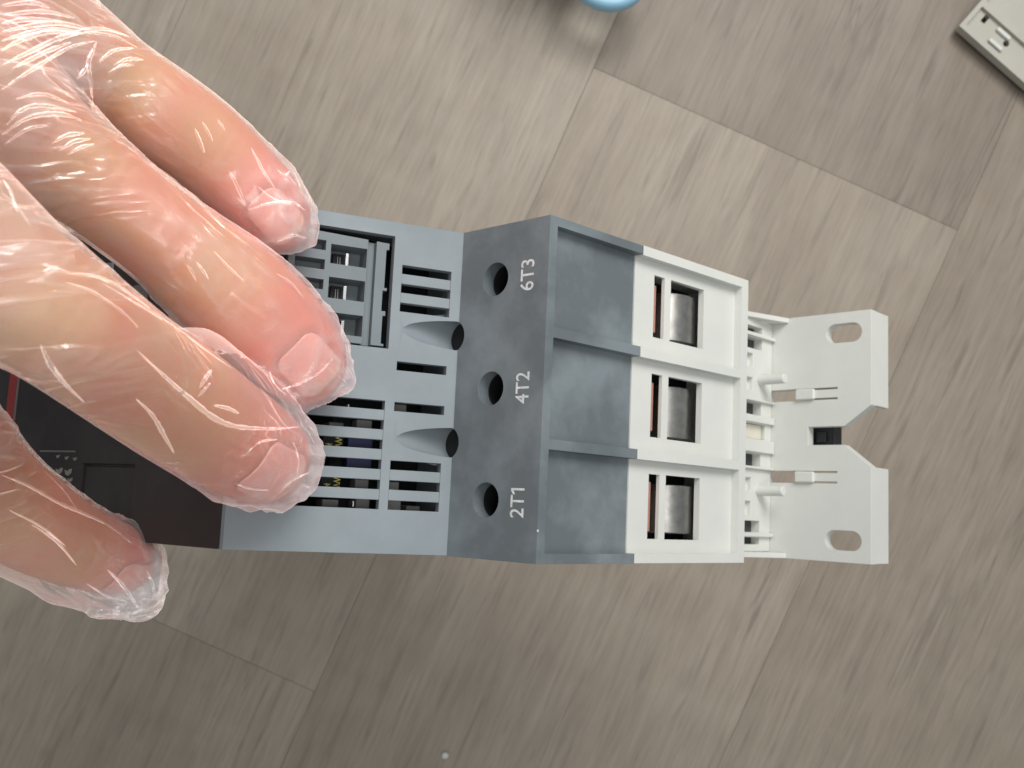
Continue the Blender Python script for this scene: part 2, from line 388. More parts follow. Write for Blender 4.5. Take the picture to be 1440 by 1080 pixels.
for yc in (22.85, 0.05, -22.65):
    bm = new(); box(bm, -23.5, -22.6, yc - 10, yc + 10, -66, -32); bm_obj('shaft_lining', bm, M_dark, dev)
    # rolled steel clamp: a rounded sleeve seen through the window
    jx, jz = {22.85: (0, 0), 0.05: (-.35, .45), -22.65: (.15, -.4)}[yc]
    bm = new(); pts = []
    for i in range(25):
        a = math.radians(-75 + 150 * i / 24); pts.append((-6.2 + jx + 4.3 * math.cos(a) * 1.0, -52.8 + jz + 6.4 * math.sin(a)))
    pts += [(-11, -46.6), (-11, -59.0)]
    prism_xz(bm, pts, yc - 6.1 + jx, yc + 5.6 + jz * .6)
    bm_obj('terminal_clamp', bm, M_steel, dev, bevel=0.3)
    bm = new(); box(bm, -9, -2.4, yc - 5.6, yc + 5.6, -40.1, -34.2)
    bm_obj('copper_busbar', bm, M_copper, dev, bevel=0.2)
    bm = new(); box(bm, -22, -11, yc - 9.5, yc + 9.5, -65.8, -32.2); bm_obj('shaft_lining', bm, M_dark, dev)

# white base body with the slotted lower wall
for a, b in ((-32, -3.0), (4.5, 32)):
    bm = new(); box(bm, -23.3, -19.2, a, b, -112.4, -79); bm_obj('duct_shadow', bm, M_gloom, dev)  # dark block behind the slots; the duct's shade is put into its colour
cuts = []
def slot(y0, y1, z0, z1, d=7):
    bm = new(); box(bm, -16.4 - d, -15, y0, y1, z0, z1); cuts.append(cutter(bm))
for s in (1, -1):
    for y0, y1 in ((29.4, 31.4), (24.8, 28.0), (5.6, 9.2)): slot(min(s * y0, s * y1), max(s * y0, s * y1), -112.2, -80)
    for y0, y1 in ((19.3, 23.2), (12.6, 16.2)): slot(min(s * y0, s * y1), max(s * y0, s * y1), -107.2, -80, 1.6)
slot(-1.4, 3.0, -114.5, -82, 5)
bm = new(); box(bm, -200, -16.4, -33.4, 33.4, -117.9, -71.32)
bm_obj('base_body', bm, M_white, dev, bevel=0.2, cuts=cuts); drop_cutters()
bm = new(); box(bm, -21.0, -17.4, -1.3, 2.9, -114, -84); bm_obj('insulation_strip', bm, M_cream, dev, bevel=0.2)
for y0, y1 in ((28.0, 29.4), (9.2, 10.2), (3.1, 5.4), (-5.4, -1.5), (-10.2, -9.2), (-29.4, -28.0)):
    bm = new(); box(bm, -16.45, -15.2, y0 + .15, y1 - .15, -117.8, -71.4); bm_obj('support_rib', bm, M_white, dev, bevel=0.2)
for s in (1, -1):
    bm = new(); prism_xz(bm, [(-16.5, -117.95), (-11.0, -117.95), (-15.6, -103), (-15.6, -71.4), (-16.5, -71.4)], min(s * 33.5, s * 35.0), max(s * 33.5, s * 35.0))
    bm_obj('side_gusset', bm, M_white, dev, bevel=0.2)
for y in (16.0, -16.1):
    bm = new(); cyl(bm, y, -111.0, -16.6, -8.2, 1.55, 28, 1.4, 'x'); bm_obj('locating_peg', bm, M_white, dev, bevel=0.3)
# wall behind and heat sink in dark
bm = new(); box(bm, -199, -42, -34.8, 34.8, -71, 20); bm_obj('heat_sink', bm, M_dark, dev)

# mounting plate
cuts = []
for y in (29.05, -29.05):
    bm = new(); prism_xy(bm, stadium(6.0, y, 10.6, 5.5), -125, -112); cuts.append(cutter(bm))
bm = new(); box(bm, -4.7, 6.3, -2.62, 2.62, -125, -112); cuts.append(cutter(bm))
for s in (1, -1):
    ya, yb = (10.25, 13.7) if s > 0 else (-13.45, -10.0)
    bm = new(); box(bm, -17.6, -8.4, ya, yb, -125, -112); cuts.append(cutter(bm))
    bm = new(); box(bm, -8.5, 4.2, ya, ya + .55, -125, -112); cuts.append(cutter(bm))
    bm = new(); box(bm, -8.5, 4.2, yb - .55, yb, -125, -112); cuts.append(cutter(bm))
bm = new()
prism_xy(bm, [(-30, -35), (14, -35), (14, -8.7), (6.2, -2.62), (6.2, 2.62), (14, 8.3), (14, 35), (-30, 35)], -121.2, -118)
bm_obj('mounting_plate', bm, M_white, dev, bevel=0.2, cuts=cuts); drop_cutters()
for y0, y1 in ((8.3, 35), (-35, -8.7)):
    bm = new(); box(bm, 12.2, 14.02, y0 + .02, y1 - .02, -129.2, -118.25); bm_obj('plate_lip', bm, M_white, dev, bevel=0.25)
for ya, yb in ((10.85, 13.1), (-12.85, -10.6)):
    bm = new(); box(bm, -8.3, 4.6, ya, yb, -120.6, -118.3); bm_obj('spring_clip', bm, M_white, dev, bevel=0.15)
    bm = new(); box(bm, -8.35, -2.5, ya - .45, yb + .45, -118.2, -116.9); bm_obj('clip_latch', bm, M_white, dev, bevel=0.45)
bm = new(); box(bm, -12, 1.0, -4.2, 4.2, -127.5, -123.0); box(bm, -4.5, -1.4, -1.6, 1.6, -123.0, -122.2)
bm_obj('rail_latch', bm, simple('black_rubber', (0.02, 0.024, 0.026), 0.5), dev, bevel=0.3)

# dark front cover, rising gently away from the vents
def fcz(x): return 43.2 + (-42.3 - x) * 0.21
cuts = []
bm = new(); box(bm, -88, -70.6, -33, -19, fcz(-79) - .9, fcz(-79) + 12); 
for v in bm.verts: v.co.z = fcz(v.co.x) + (-0.9 if v.co.z < fcz(-79) else 8)
cuts.append(cutter(bm))
bm = new(); prism_xz(bm, [(-42.25, 43.3), (-205, fcz(-205)), (-205, -20), (-70.1, -20), (-70.1, 42.9), (-60, 42.98)], -35.0, 35.0)
bm_obj('front_cover', bm, M_black, dev, bevel=0.25, cuts=cuts); drop_cutters()
def onfc(x0, x1, y0, y1, h, name, m, bev=0.05):
    bm = new(); box(bm, x0, x1, y0, y1, -1, 1)
    for v in bm.verts: v.co.z = fcz(v.co.x) + (h if v.co.z > 0 else -0.4)
    return bm_obj(name, bm, m, dev, bevel=bev)
onfc(-118.8, -115.6, -13, 33, 0.25, 'red_band', M_red); onfc(-115.5, -114.9, -13, 33, 0.28, 'white_trim', M_compgrey)
onfc(-87.4, -71.2, -32.4, -19.6, -0.6, 'cover_flap', M_black, 0.2)
onfc(-104, -91, -16.6, -16.2, 0.16, 'printed_line', M_compgrey)
onfc(-76, -71.5, 5, 20, 0.5, 'grey_tab', M_compgrey, .3); onfc(-88, -84, 4, 26, 0.5, 'grey_tab', M_light, .3); onfc(-64, -58, -2, 16, 0.4, 'grey_tab', M_compgrey, .3)
def mark(x, y, s):
    bm = new(); pts = [(0, 0), (.9, .5), (1.1, 1.3), (.6, 2.0), (-.2, 2.2), (-.1, 1.3), (.35, 1.0), (.1, .5)]
    a = [bm.verts.new((x + (q[1]) * s, y - q[0] * s, fcz(x + q[1] * s) + .17)) for q in pts]
    b = [bm.verts.new((v.co.x, v.co.y, v.co.z - .3)) for v in a]
    bm.faces.new(a); bm.faces.new(b[::-1])
    for i in range(8): bm.faces.new((a[i], a[(i + 1) % 8], b[(i + 1) % 8], b[i]))
    bm_obj('printed_symbol', bm, M_symbol, dev)
M_symbol = simple('faded_print', (0.27, 0.26, 0.22), 0.6)
for x, y, s in ((-97.5, -20.3, 1.2), (-94.2, -20.5, 1.2), (-97.8, -17.3, .6), (-94.6, -17.6, .6), (-91.6, -17.8, .6), (-92.8, -22.4, .8), (-91.7, -24.2, .8)): mark(x, y, s)

# ---------------------------------------------------------------- things lying on the floor
def fl(px, py, d=H): return Vector(((px - 720) * d / 1400, -(py - 540) * d / 1400, H - d))
M_blue = simple('light_blue_plastic', (0.27, 0.50, 0.66), 0.4, noise=0.05)
M_teal = simple('dull_blue_plastic', (0.10, 0.19, 0.25), 0.45)
lp = bpy.data.objects.new('tool_handle', None); link(lp); lp.location = fl(856, -31, 452) * MM
tag(lp, 'light blue plastic loop handle at the top edge, lying above the white panel side of the floor', 'handle')
lp['label'] = 'light blue plastic loop handle of a hand tool at the top edge of the floor'
bm = new(); NS, NR = 64, 20; ring = []
for i in range(NS):
    a = 2 * math.pi * i / NS; rr = 12.8 + .8 * math.cos(2 * a + .6)
    r_ = []
    for j in range(NR):
        b = 2 * math.pi * j / NR; u = 3.1 * math.cos(b); v = 4.5 * math.sin(b)
        r_.append(bm.verts.new(((rr + u) * math.cos(a) * 1.08, (rr + u) * math.sin(a), v)))
    ring.append(r_)
for i in range(NS):
    for j in range(NR): bm.faces.new((ring[i][j], ring[(i + 1) % NS][j], ring[(i + 1) % NS][(j + 1) % NR], ring[i][(j + 1) % NR]))
bm_obj('grip_loop', bm, M_blue, lp, smooth=80)
bm = new()
for (x0, y0, x1, y1, wd) in ((-8, 12, -40, 60, 9),):
    d = Vector((x1 - x0, y1 - y0, 0)).normalized(); n = Vector((-d.y, d.x, 0)) * wd
    pts = [(x0 + n.x, y0 + n.y), (x1 + n.x, y1 + n.y), (x1 - n.x, y1 - n.y), (x0 - n.x, y0 - n.y)]
    prism_xy(bm, pts, -5, 3.5)
bm_obj('tool_shank', bm, M_teal, lp, bevel=2.5, seg=4)
bm = new(); prism_xy(bm, [(-27, 10), (-13, -2), (-6, 10), (-20, 34)], -12, 0)
bm_obj('second_grip', bm, M_teal, lp, bevel=3.5, seg=4)
bm = new(); prism_xy(bm, [(-40, 40), (-32, 26), (-16, 20), (2, 26), (8, 50), (4, 110), (-44, 110)], -27.5, 58)  # block out of view, made tall to cast the shadow on the floor
bm_obj('shadow_block', bm, simple('charcoal_rubber', (0.05, 0.052, 0.055), 0.6), lp, bevel=4, seg=4)

pn = bpy.data.objects.new('plastic_panel', None); link(pn)
ex = Vector((0.752, -0.659, 0)).normalized(); ey = Vector((0.659, 0.752, 0)).normalized()
PM = Matrix((ex, ey, Vector((0, 0, 1)))).transposed().to_4x4(); PM.translation = fl(1349, 36, 471) * MM; pn.matrix_world = PM
tag(pn, 'cream white plastic panel with holes and raised rim lying at the top right corner', 'panel')
cuts = []
for x0, x1, y0, y1 in ((2.2, 95, 2.6, 14), (2.2, 95, 17, 60)):
    bm = new(); box(bm, x0, x1, y0, y1, -2.2, 3); cuts.append(cutter(bm))
for x0, x1, y0, y1 in ((6.2, 8.6, 9.6, 17.6 - 3.9), (23, 29, 24, 29), (33, 42, 32, 36)):
    bm = new(); box(bm, x0, x1, y0, y1, -16, 3); cuts.append(cutter(bm))
for x, y, r in ((22.6, 9.5, 1.5), (38, 22.5, 2.6), (41, 9, 1.6)):
    bm = new(); cyl(bm, x, y, -16, 3, r, 24); cuts.append(cutter(bm))
bm = new(); box(bm, 0, 100, 0, 70, -5.4, 0)
bm_obj('panel_body', bm, plastic('aged_white_plastic', (0.42, 0.41, 0.36), 0.5, 0.03, 0.0), pn, bevel=0.5, cuts=cuts); drop_cutters()
for x, y in ((14.5, 11.6), (15.0, 5.2), (47, 8)):
    bm = new(); box(bm, x, x + 8, y - 1.0, y + 1.0, -2.3, -0.4); bm_obj('panel_rib', bm, M_white, pn, bevel=0.5)
random.seed(4)
def crumb(px, py, r, label):
    bm = new(); bmesh.ops.create_icosphere(bm, subdivisions=2, radius=r)
    for v in bm.verts: v.co *= 0.8 + 0.4 * random.random(); 
    for v in bm.verts: v.co.z = v.co.z * .6 + r * .5
    o = bm_obj('crumb', bm, M_print, None, smooth=80); o.location = fl(px, py) * MM
    tag(o, label, 'crumb'); return o
crumb(626, 1061, 1.7, 'tiny white crumb on the floor near the bottom edge, below the grey device')

# ---------------------------------------------------------------- the gloved hand: distance fields turned into one skin surface
import openvdb as vdb
VX = 0.75
LO = np.array([-235.0, -80.0, -275.0]); HI = np.array([-20.0, 185.0, -95.0])
def P(px, py, d): return np.array([(px - 720) * d / 1400, -(py - 540) * d / 1400, -d])
def chain(pts, n=7):
    """pixel/depth control points (px, py, d, radius in px) -> dense smooth chain of (xyz, r)"""
    A = np.array([[*P(a, b, d), r * d / 1400] for a, b, d, r in pts])
    A = np.vstack([2 * A[0] - A[1], A, 2 * A[-1] - A[-2]]); out = []
    for i in range(1, len(A) - 2):
        p0, p1, p2, p3 = A[i - 1:i + 3]
        for k in range(n):
            t = k / n
            out.append(.5 * ((2 * p1) + (-p0 + p2) * t + (2 * p0 - 5 * p1 + 4 * p2 - p3) * t * t + (-p0 + 3 * p1 - 3 * p2 + p3) * t ** 3))
    out.append(A[-2]); return np.array(out)
class Field:
    def __init__(s, lo, hi, vx):
        s.lo, s.vx = lo, vx; s.n = np.ceil((hi - lo) / vx).astype(int) + 1
        s.a = np.full(s.n, 6.0, np.float32)
    def sub(s, lo, hi):
        i0 = np.clip(np.floor((lo - s.lo) / s.vx).astype(int), 0, s.n); i1 = np.clip(np.ceil((hi - s.lo) / s.vx).astype(int) + 1, 0, s.n)
        if (i1 <= i0).any(): return None, None
        sl = tuple(slice(a, b) for a, b in zip(i0, i1))
        g = [(s.lo[k] + s.vx * np.arange(i0[k], i1[k])).astype(np.float32) for k in range(3)]
        return sl, (g[0][:, None, None], g[1][None, :, None], g[2][None, None, :])
def cone(g, a, b):
    ab = b[:3] - a[:3]; L2 = float(ab @ ab) + 1e-9
    dx, dy, dz = g[0] - a[0], g[1] - a[1], g[2] - a[2]
    t = np.clip((dx * ab[0] + dy * ab[1] + dz * ab[2]) / L2, 0, 1)
    return np.sqrt((dx - t * ab[0]) ** 2 + (dy - t * ab[1]) ** 2 + (dz - t * ab[2]) ** 2) - (a[3] + t * (b[3] - a[3]))
def smin(a, b, k):
    if k <= 0: return np.minimum(a, b)
    h = np.maximum(k - np.abs(a - b), 0) / k
    return np.minimum(a, b) - h * h * k * .25
def add_chain(F_, ch, k, grow=0.0):
    ch = ch.copy(); ch[:, 3] += grow
    for a, b in zip(ch[:-1], ch[1:]):
        m = max(a[3], b[3]) + 6.5
        sl, g = F_.sub(np.minimum(a[:3], b[:3]) - m, np.maximum(a[:3], b[:3]) + m)
        if sl is None: continue
        F_.a[sl] = smin(F_.a[sl], cone(g, a, b), k)
def to_mesh(F_, name):
    gr = vdb.FloatGrid(6.0); gr.copyFromArray(F_.a, tolerance=0.0)
    pts, quads = gr.convertToQuads(isovalue=0.0)
    pts = pts * F_.vx + F_.lo
    me = bpy.data.meshes.new(name); me.vertices.add(len(pts)); me.vertices.foreach_set('co', pts.astype(np.float32).ravel())
    q = quads[:, ::-1] if FLIP else quads
    me.loops.add(len(q) * 4); me.loops.foreach_set('vertex_index', q.ravel().astype(np.int32))
    me.polygons.add(len(q)); me.polygons.foreach_set('loop_start', np.arange(0, len(q) * 4, 4, dtype=np.int32))
    me.update(calc_edges=True); me.validate()
    me.polygons.foreach_set('use_smooth', [True] * len(me.polygons))
    return me
FLIP = False
FG = {
 'index': [(-120, 320, 128, 84), (-20, 380, 133, 82), (60, 430, 137, 83), (125, 477, 143, 80), (190, 525, 153, 77), (252, 565, 165, 78), (308, 604, 176, 73), (345, 627, 183, 68), (371, 642, 188, 60)],
 'middle': [(-70, 100, 150, 76), (30, 176, 160, 71), (110, 240, 167, 65), (172, 289, 171, 60), (245, 345, 176, 61), (300, 390, 181, 68), (352, 435, 186, 73), (398, 482, 190.5, 69), (424, 508, 193, 58)],
 'ring': [(-40, 5, 156, 80), (75, 52, 168, 62), (176, 120, 178, 53), (227, 161, 183, 58), (278, 197, 188, 56), (320, 235, 192, 54), (362, 275, 195, 50), (390, 306, 197, 42)],
 'pinky': [(15, -35, 170, 78), (75, 45, 190, 60), (150, 115, 208, 50), (225, 180, 222, 46), (268, 212, 229, 44), (288, 226, 232, 40)],
 'thumb': [(-190, 600, 158, 110), (-90, 645, 170, 92), (-8, 698, 181, 68), (52, 739, 190, 60), (102, 765, 198, 52), (144, 780, 204, 46), (172, 787, 208, 41)],
}
CH = {k: chain(v) for k, v in FG.items()}
def pal(a, b): return np.array([[*P(*a[:3]), a[3]], [*P(*b[:3]), b[3]]])
WR = (-560, -330, 160, 24)
PALM = [pal((-120, 320, 133, 12), (-520, -160, 150, 17)), pal((-70, 100, 157, 12), (-540, -220, 150, 18)), pal((-40, 5, 163, 11.5), (-550, -300, 156, 18)), pal((10, -40, 176, 9.5), (-560, -380, 165, 16)),
        pal((-190, 600, 160, 13), (-480, 60, 158, 18)), pal((-120, 330, 150, 12), (-300, 480, 160, 15)), pal((-150, 200, 165, 15), (-480, -100, 172, 16)), pal((-40, 60, 176, 10), (-480, -200, 172, 16)),
        pal((-540, -250, 158, 23), (-1000, -700, 158, 25))]
def build(grow, kp, kf, vx, lo=LO, hi=HI, extra=()):
    F_ = Field(lo, hi, vx)
    for p in PALM: add_chain(F_, p, kp, grow)
    palm = F_.a.copy(); allf = np.full_like(palm, 6.0)
    for nme, ch in CH.items():
        G = Field(lo, hi, vx); add_chain(G, ch, 0.8, grow)
        for e in extra:
            if e[0] == nme: add_chain(G, e[1], 2.0, 0)
        allf = np.minimum(allf, G.a) if kf <= 0 else smin(allf, G.a, kf)
    F_.a = smin(palm, allf, kp + 2); return F_
# nail frames: centre on the back of the finger tip
NAILS = {}
def nail_frame(nme, c, r, ahead, dors, half):
    ch = CH[nme]; t = ch[-1, :3] - ch[-8, :3]; t /= np.linalg.norm(t)
    n = np.array(dors, float); n -= t * (n @ t); n /= np.linalg.norm(n); b = np.cross(n, t)
    tip = ch[-1]; NAILS[nme] = (tip[:3] + t * ahead + n * tip[3] * .8, t, b, n, half)
nail_frame('index', None, 0, -4.6, (0.03, 0.06, 1), (6.6, 5.6))
nail_frame('middle', None, 0, -1.2, (0.14, 0.14, 1), (5.6, 4.9))
nail_frame('ring', None, 0, -0.8, (0.12, -0.05, 1), (5.2, 4.1))
nail_frame('thumb', None, 0, 0.6, (0.35, -0.55, 0.9), (5.6, 4.4))
nail_frame('pinky', None, 0, -0.5, (0.1, 0.2, 1), (4.2, 3.4))
def nail_local(fr, X, Y, Z):
    c, t, b, n, half = fr
    dx, dy, dz = X - c[0], Y - c[1], Z - c[2]
    return dx * t[0] + dy * t[1] + dz * t[2], dx * b[0] + dy * b[1] + dz * b[2], dx * n[0] + dy * n[1] + dz * n[2]
def nail_sd(fr, X, Y, Z):
    u, v, h = nail_local(fr, X, Y, Z); hu, hv = fr[4]; r = 2.6
    qx, qy = np.abs(u) - hu + r, np.abs(v) - hv + r
    d = np.sqrt(np.maximum(qx, 0) ** 2 + np.maximum(qy, 0) ** 2) + np.minimum(np.maximum(qx, qy), 0) - r
    return d, h
skinF = build(0.0, 8.0, 0.7, VX)
for nme, fr in NAILS.items():
    sl, g = skinF.sub(fr[0] - 11, fr[0] + 11)
    d, h = nail_sd(fr, *g)
    on = (h > -3.5)
    skinF.a[sl] += np.where(on, 0.22 * np.exp(-((d - .3) / 0.6) ** 2) + 0.16 * (d < 0) - 0.14 * np.exp(-((d - 1.7) / 0.9) ** 2), 0).astype(np.float32)
# creases over the finger joints
def creases(F_, nme, idx, amp, dors=(0, 0, 1)):
    ch = CH[nme]
    c = ch[idx, :3]; t = ch[idx + 2, :3] - ch[idx - 2, :3]; t /= np.linalg.norm(t)
    sl, g = F_.sub(c - 13, c + 13)
    dx, dy, dz = g[0] - c[0], g[1] - c[1], g[2] - c[2]
    u = dx * t[0] + dy * t[1] + dz * t[2]
    w_ = np.clip(dz / 7.0, 0, 1) * np.exp(-(u / 3.5) ** 2)
    v2 = np.sqrt(np.maximum(dx ** 2 + dy ** 2 + dz ** 2 - u ** 2 - dz ** 2, 0))
    F_.a[sl] += (amp * w_ * np.maximum(0, np.cos((u + .08 * v2) * 2.6)) ** 3).astype(np.float32)
creases(skinF, 'index', 36, .22); creases(skinF, 'middle', 36, .25); creases(skinF, 'ring', 30, .25); creases(skinF, 'index', 15, .2); creases(skinF, 'middle', 17, .22); creases(skinF, 'ring', 15, .22)
me = to_mesh(skinF, 'hand')
co = np.empty(len(me.vertices) * 3, np.float32); me.vertices.foreach_get('co', co); co = co.reshape(-1, 3)
# skin tone attribute: redder finger ends, paler and yellower over the knuckles
tipd = np.full(len(co), 99.0); kn = np.zeros(len(co))
for nme, ch in CH.items():
    tipd = np.minimum(tipd, np.linalg.norm(co - ch[-1, :3], axis=1))
    for i in ((15, 36) if nme in ('index', 'middle') else (17, 30)):
        if i < len(ch): kn = np.maximum(kn, np.exp(-(np.linalg.norm(co - ch[i, :3] - np.array([0, 0, 6]), axis=1) / 9.0) ** 2))
def attr(me, name, v):
    a = me.attributes.new(name, 'FLOAT', 'POINT'); a.data.foreach_set('value', v.astype(np.float32))
attr(me, 'tip', np.clip(1 - (tipd - 8) / 30, 0, 1)); attr(me, 'knuckle', kn)

def skin():
    m, nt, p = mat('skin')
    tc = N(nt, 'ShaderNodeTexCoord')
    a1 = N(nt, 'ShaderNodeAttribute', attribute_name='tip'); a2 = N(nt, 'ShaderNodeAttribute', attribute_name='knuckle')
    n1 = N(nt, 'ShaderNodeTexNoise', Scale=110.0, Detail=4.0); nt.links.new(tc.outputs['Object'], n1.inputs['Vector'])
    n2 = N(nt, 'ShaderNodeTexNoise', Scale=1500.0, Detail=3.0); nt.links.new(tc.outputs['Object'], n2.inputs['Vector'])
    c = mix(nt, ramp(nt, n1.outputs[0], 0.40, 0.60), (0.49, 0.27, 0.165, 1), (0.50, 0.205, 0.13, 1))
    c = mix(nt, a1.outputs['Fac'], c, (0.55, 0.20, 0.155, 1))
    k = N(nt, 'ShaderNodeMath', operation='MULTIPLY'); nt.links.new(a2.outputs['Fac'], k.inputs[0]); k.inputs[1].default_value = 0.7
    c = mix(nt, k.outputs[0], c, (0.52, 0.345, 0.185, 1))
    nt.links.new(c, p.inputs['Base Color'])
    p.inputs['Subsurface Weight'].default_value = 0.75; p.inputs['Subsurface Radius'].default_value = (1.0, 0.38, 0.22); p.inputs['Subsurface Scale'].default_value = 0.0042
    p.inputs['Roughness'].default_value = 0.42; p.inputs['Specular IOR Level'].default_value = 0.4
    b = N(nt, 'ShaderNodeBump', Strength=0.35, Distance=0.00018); nt.links.new(n2.outputs[0], b.inputs['Height']); nt.links.new(b.outputs[0], p.inputs['Normal'])
    return m
def place(me, m, name, parent):
    me.transform(Matrix.Translation((0, 0, H))); me.transform(Matrix.Scale(MM, 4)); me.materials.append(m)
    o = bpy.data.objects.new(name, me); link(o, parent); return o
hand = place(me, skin(), 'hand', None)
tag(hand, 'left hand in a thin clear plastic glove, palm down, gripping the grey soft starter', 'hand')
M_nail = mat('nail')[0]; p = M_nail.node_tree.nodes['Principled BSDF']
p.inputs['Base Color'].default_value = (0.72, 0.36, 0.33, 1); p.inputs['Roughness'].default_value = 0.28
p.inputs['Subsurface Weight'].default_value = 0.3; p.inputs['Subsurface Radius'].default_value = (1, .4, .3); p.inputs['Subsurface Scale'].default_value = 0.002
ntn = M_nail.node_tree; an = N(ntn, 'ShaderNodeAttribute', attribute_name='edge')
cn = mix(ntn, an.outputs['Fac'], (0.64, 0.30, 0.25, 1), (0.66, 0.37, 0.28, 1)); ntn.links.new(cn, p.inputs['Base Color'])
for nme, fr in NAILS.items():
    nf = build(0.0, 8.0, 0.7, 0.3, fr[0] - 10, fr[0] + 10)
    sl, g = nf.sub(fr[0] - 10, fr[0] + 10)
    d, h = nail_sd(fr, *g)
    band = np.abs(nf.a[sl] + 0.10) - 0.22
    nf.a[sl] = np.maximum(np.maximum(band, d), -h - 3.2)
    nm = to_mesh(nf, 'fingernail')
    cc_ = np.empty(len(nm.vertices) * 3, np.float32); nm.vertices.foreach_get('co', cc_); cc_ = cc_.reshape(-1, 3)
    u, v, hh = nail_local(fr, cc_[:, 0], cc_[:, 1], cc_[:, 2])
    attr(nm, 'edge', np.clip((u + .1 * v * v / 2 - fr[4][0] + 2.0) / 1.0, 0, 1))
    place(nm, M_nail, 'fingernail', hand)

# the glove: a slightly larger surface with loose ends, webs between fingers and creases
rng = np.random.default_rng(7); LAT = rng.random((48, 48, 48)).astype(np.float32)
def noise(p):
    i = np.floor(p).astype(int); f = p - i; f = f * f * (3 - 2 * f); i %= 48; j = (i + 1) % 48
    def L(a, b, c): return LAT[a, b, c]
    x0, y0, z0 = i.T; x1, y1, z1 = j.T; fx, fy, fz = f.T
    return ((L(x0, y0, z0) * (1 - fx) + L(x1, y0, z0) * fx) * (1 - fy) + (L(x0, y1, z0) * (1 - fx) + L(x1, y1, z0) * fx) * fy) * (1 - fz) + \
           ((L(x0, y0, z1) * (1 - fx) + L(x1, y0, z1) * fx) * (1 - fy) + (L(x0, y1, z1) * (1 - fx) + L(x1, y1, z1) * fx) * fy) * fz
def pc(*pts): return np.array([[*P(a, b, d), r * d / 1400] for a, b, d, r in pts])
EX = [('thumb', pc((20, 738, 188, 66), (95, 800, 199, 43), (150, 818, 205, 40), (193, 838, 208, 30))), ('thumb', pc((195, 800, 209, 32), (196, 838, 209, 27))),
      ('index', pc((346, 630, 183, 72), (388, 640, 188, 52))), ('index', pc((392, 664, 188, 46), (404, 660, 189, 40))), ('index', pc((265, 548, 168, 82), (345, 600, 183, 70), (400, 632, 190, 42))),
      ('middle', pc((434, 516, 193, 58), (478, 532, 195, 14))), ('ring', pc((392, 305, 197, 46), (426, 322, 198, 18))), ('ring', pc((120, 85, 172, 62), (70, 110, 166, 50)))]
gl = build(0.45, 8.5, 0.4, VX, extra=EX)
def surface_depth(F_, px, py):
    d = np.arange(105, 268, 0.4); X = (px - 720) * d / 1400; Y = -(py - 540) * d / 1400; Z = -d
    i = np.round((np.c_[X, Y, Z] - F_.lo) / F_.vx).astype(int); ok = ((i >= 0) & (i < F_.n)).all(1); i = np.clip(i, 0, F_.n - 1)
    v = F_.a[i[:, 0], i[:, 1], i[:, 2]]; h = np.where(ok & (v < 0))[0]; return d[h[0]] if len(h) else None
gm = to_mesh(gl, 'glove')
co = np.empty(len(gm.vertices) * 3, np.float32); gm.vertices.foreach_get('co', co); co = co.reshape(-1, 3).astype(float)
no = np.empty(len(gm.vertices) * 3, np.float32); gm.vertices.foreach_get('normal', no); no = no.reshape(-1, 3)
# nearest chain gives local along-finger coordinate
best = np.full(len(co), 1e9); tt = np.zeros((len(co), 3)); td = np.full(len(co), 99.0); sl_ = np.zeros(len(co)); knd = np.zeros(len(co))
for nme, ch in CH.items():
    seg = np.linalg.norm(np.diff(ch[:, :3], axis=0), axis=1); S = np.r_[0, np.cumsum(seg)]
    for i in range(0, len(ch) - 1, 2):
        dd = np.linalg.norm(co - ch[i, :3], axis=1) - ch[i, 3]; m_ = dd < best
        best[m_] = dd[m_]; t = ch[i + 1, :3] - ch[i, :3]; t /= np.linalg.norm(t); tt[m_] = t; sl_[m_] = (co[m_] - ch[i, :3]) @ t + S[i]; knd[m_] = S[-1]
    td = np.minimum(td, np.linalg.norm(co - ch[-1, :3], axis=1) - ch[-1, 3])
tipm = np.clip(1 - (knd - sl_ + 0) / 11.0, 0, 1) * (best < 6); 
perp = co - tt * np.sum(co * tt, axis=1)[:, None]
along = np.sum(co * tt, axis=1)
ridge = lambda x, k=3.0: np.clip(1 - np.abs(2 * x - 1) * k, 0, 1) ** 1.5
r1 = ridge(noise(perp * 0.22 + tt * (along * 0.04)[:, None] + 11), 2.2)
wx = 0.5 + 0.5 * np.tanh((noise(co * 0.06 + 3) - 0.46) * 14)
crumple = ridge(noise(co * 0.27 + 2.2), 2.5) * .8 + (noise(co * 0.5 + 9.1) - .3) * .5
base = np.clip(1 - (sl_ - 14) / 22.0, 0, 1); base[best > 5] = 1
disp = 0.32 * r1 * wx + tipm * (0.75 * crumple) + .12 * crumple * wx + .25 * base * ridge(noise(co * .16), 2)
co2 = co + no * np.clip(disp, 0, 2)[:, None]
gm.vertices.foreach_set('co', co2.astype(np.float32).ravel())
web = np.zeros(len(co))
for px, py, rr in ((95, 105, 5.0), (40, 118, 4.5), (118, 130, 3.0)):
    d = surface_depth(gl, px, py); web = np.maximum(web, np.clip(1.2 - np.linalg.norm(co - P(px, py, d), axis=1) / rr, 0, 1))
attr(gm, 'milk', np.clip(.36 * web * (.6 + .6 * noise(co * .5)) + 0.22 * r1 * wx + tipm * (.26 + .5 * crumple) + 0.32 * np.clip(best - 1.0, 0, 1.6), 0, 1))
attr(gm, 'base', base)
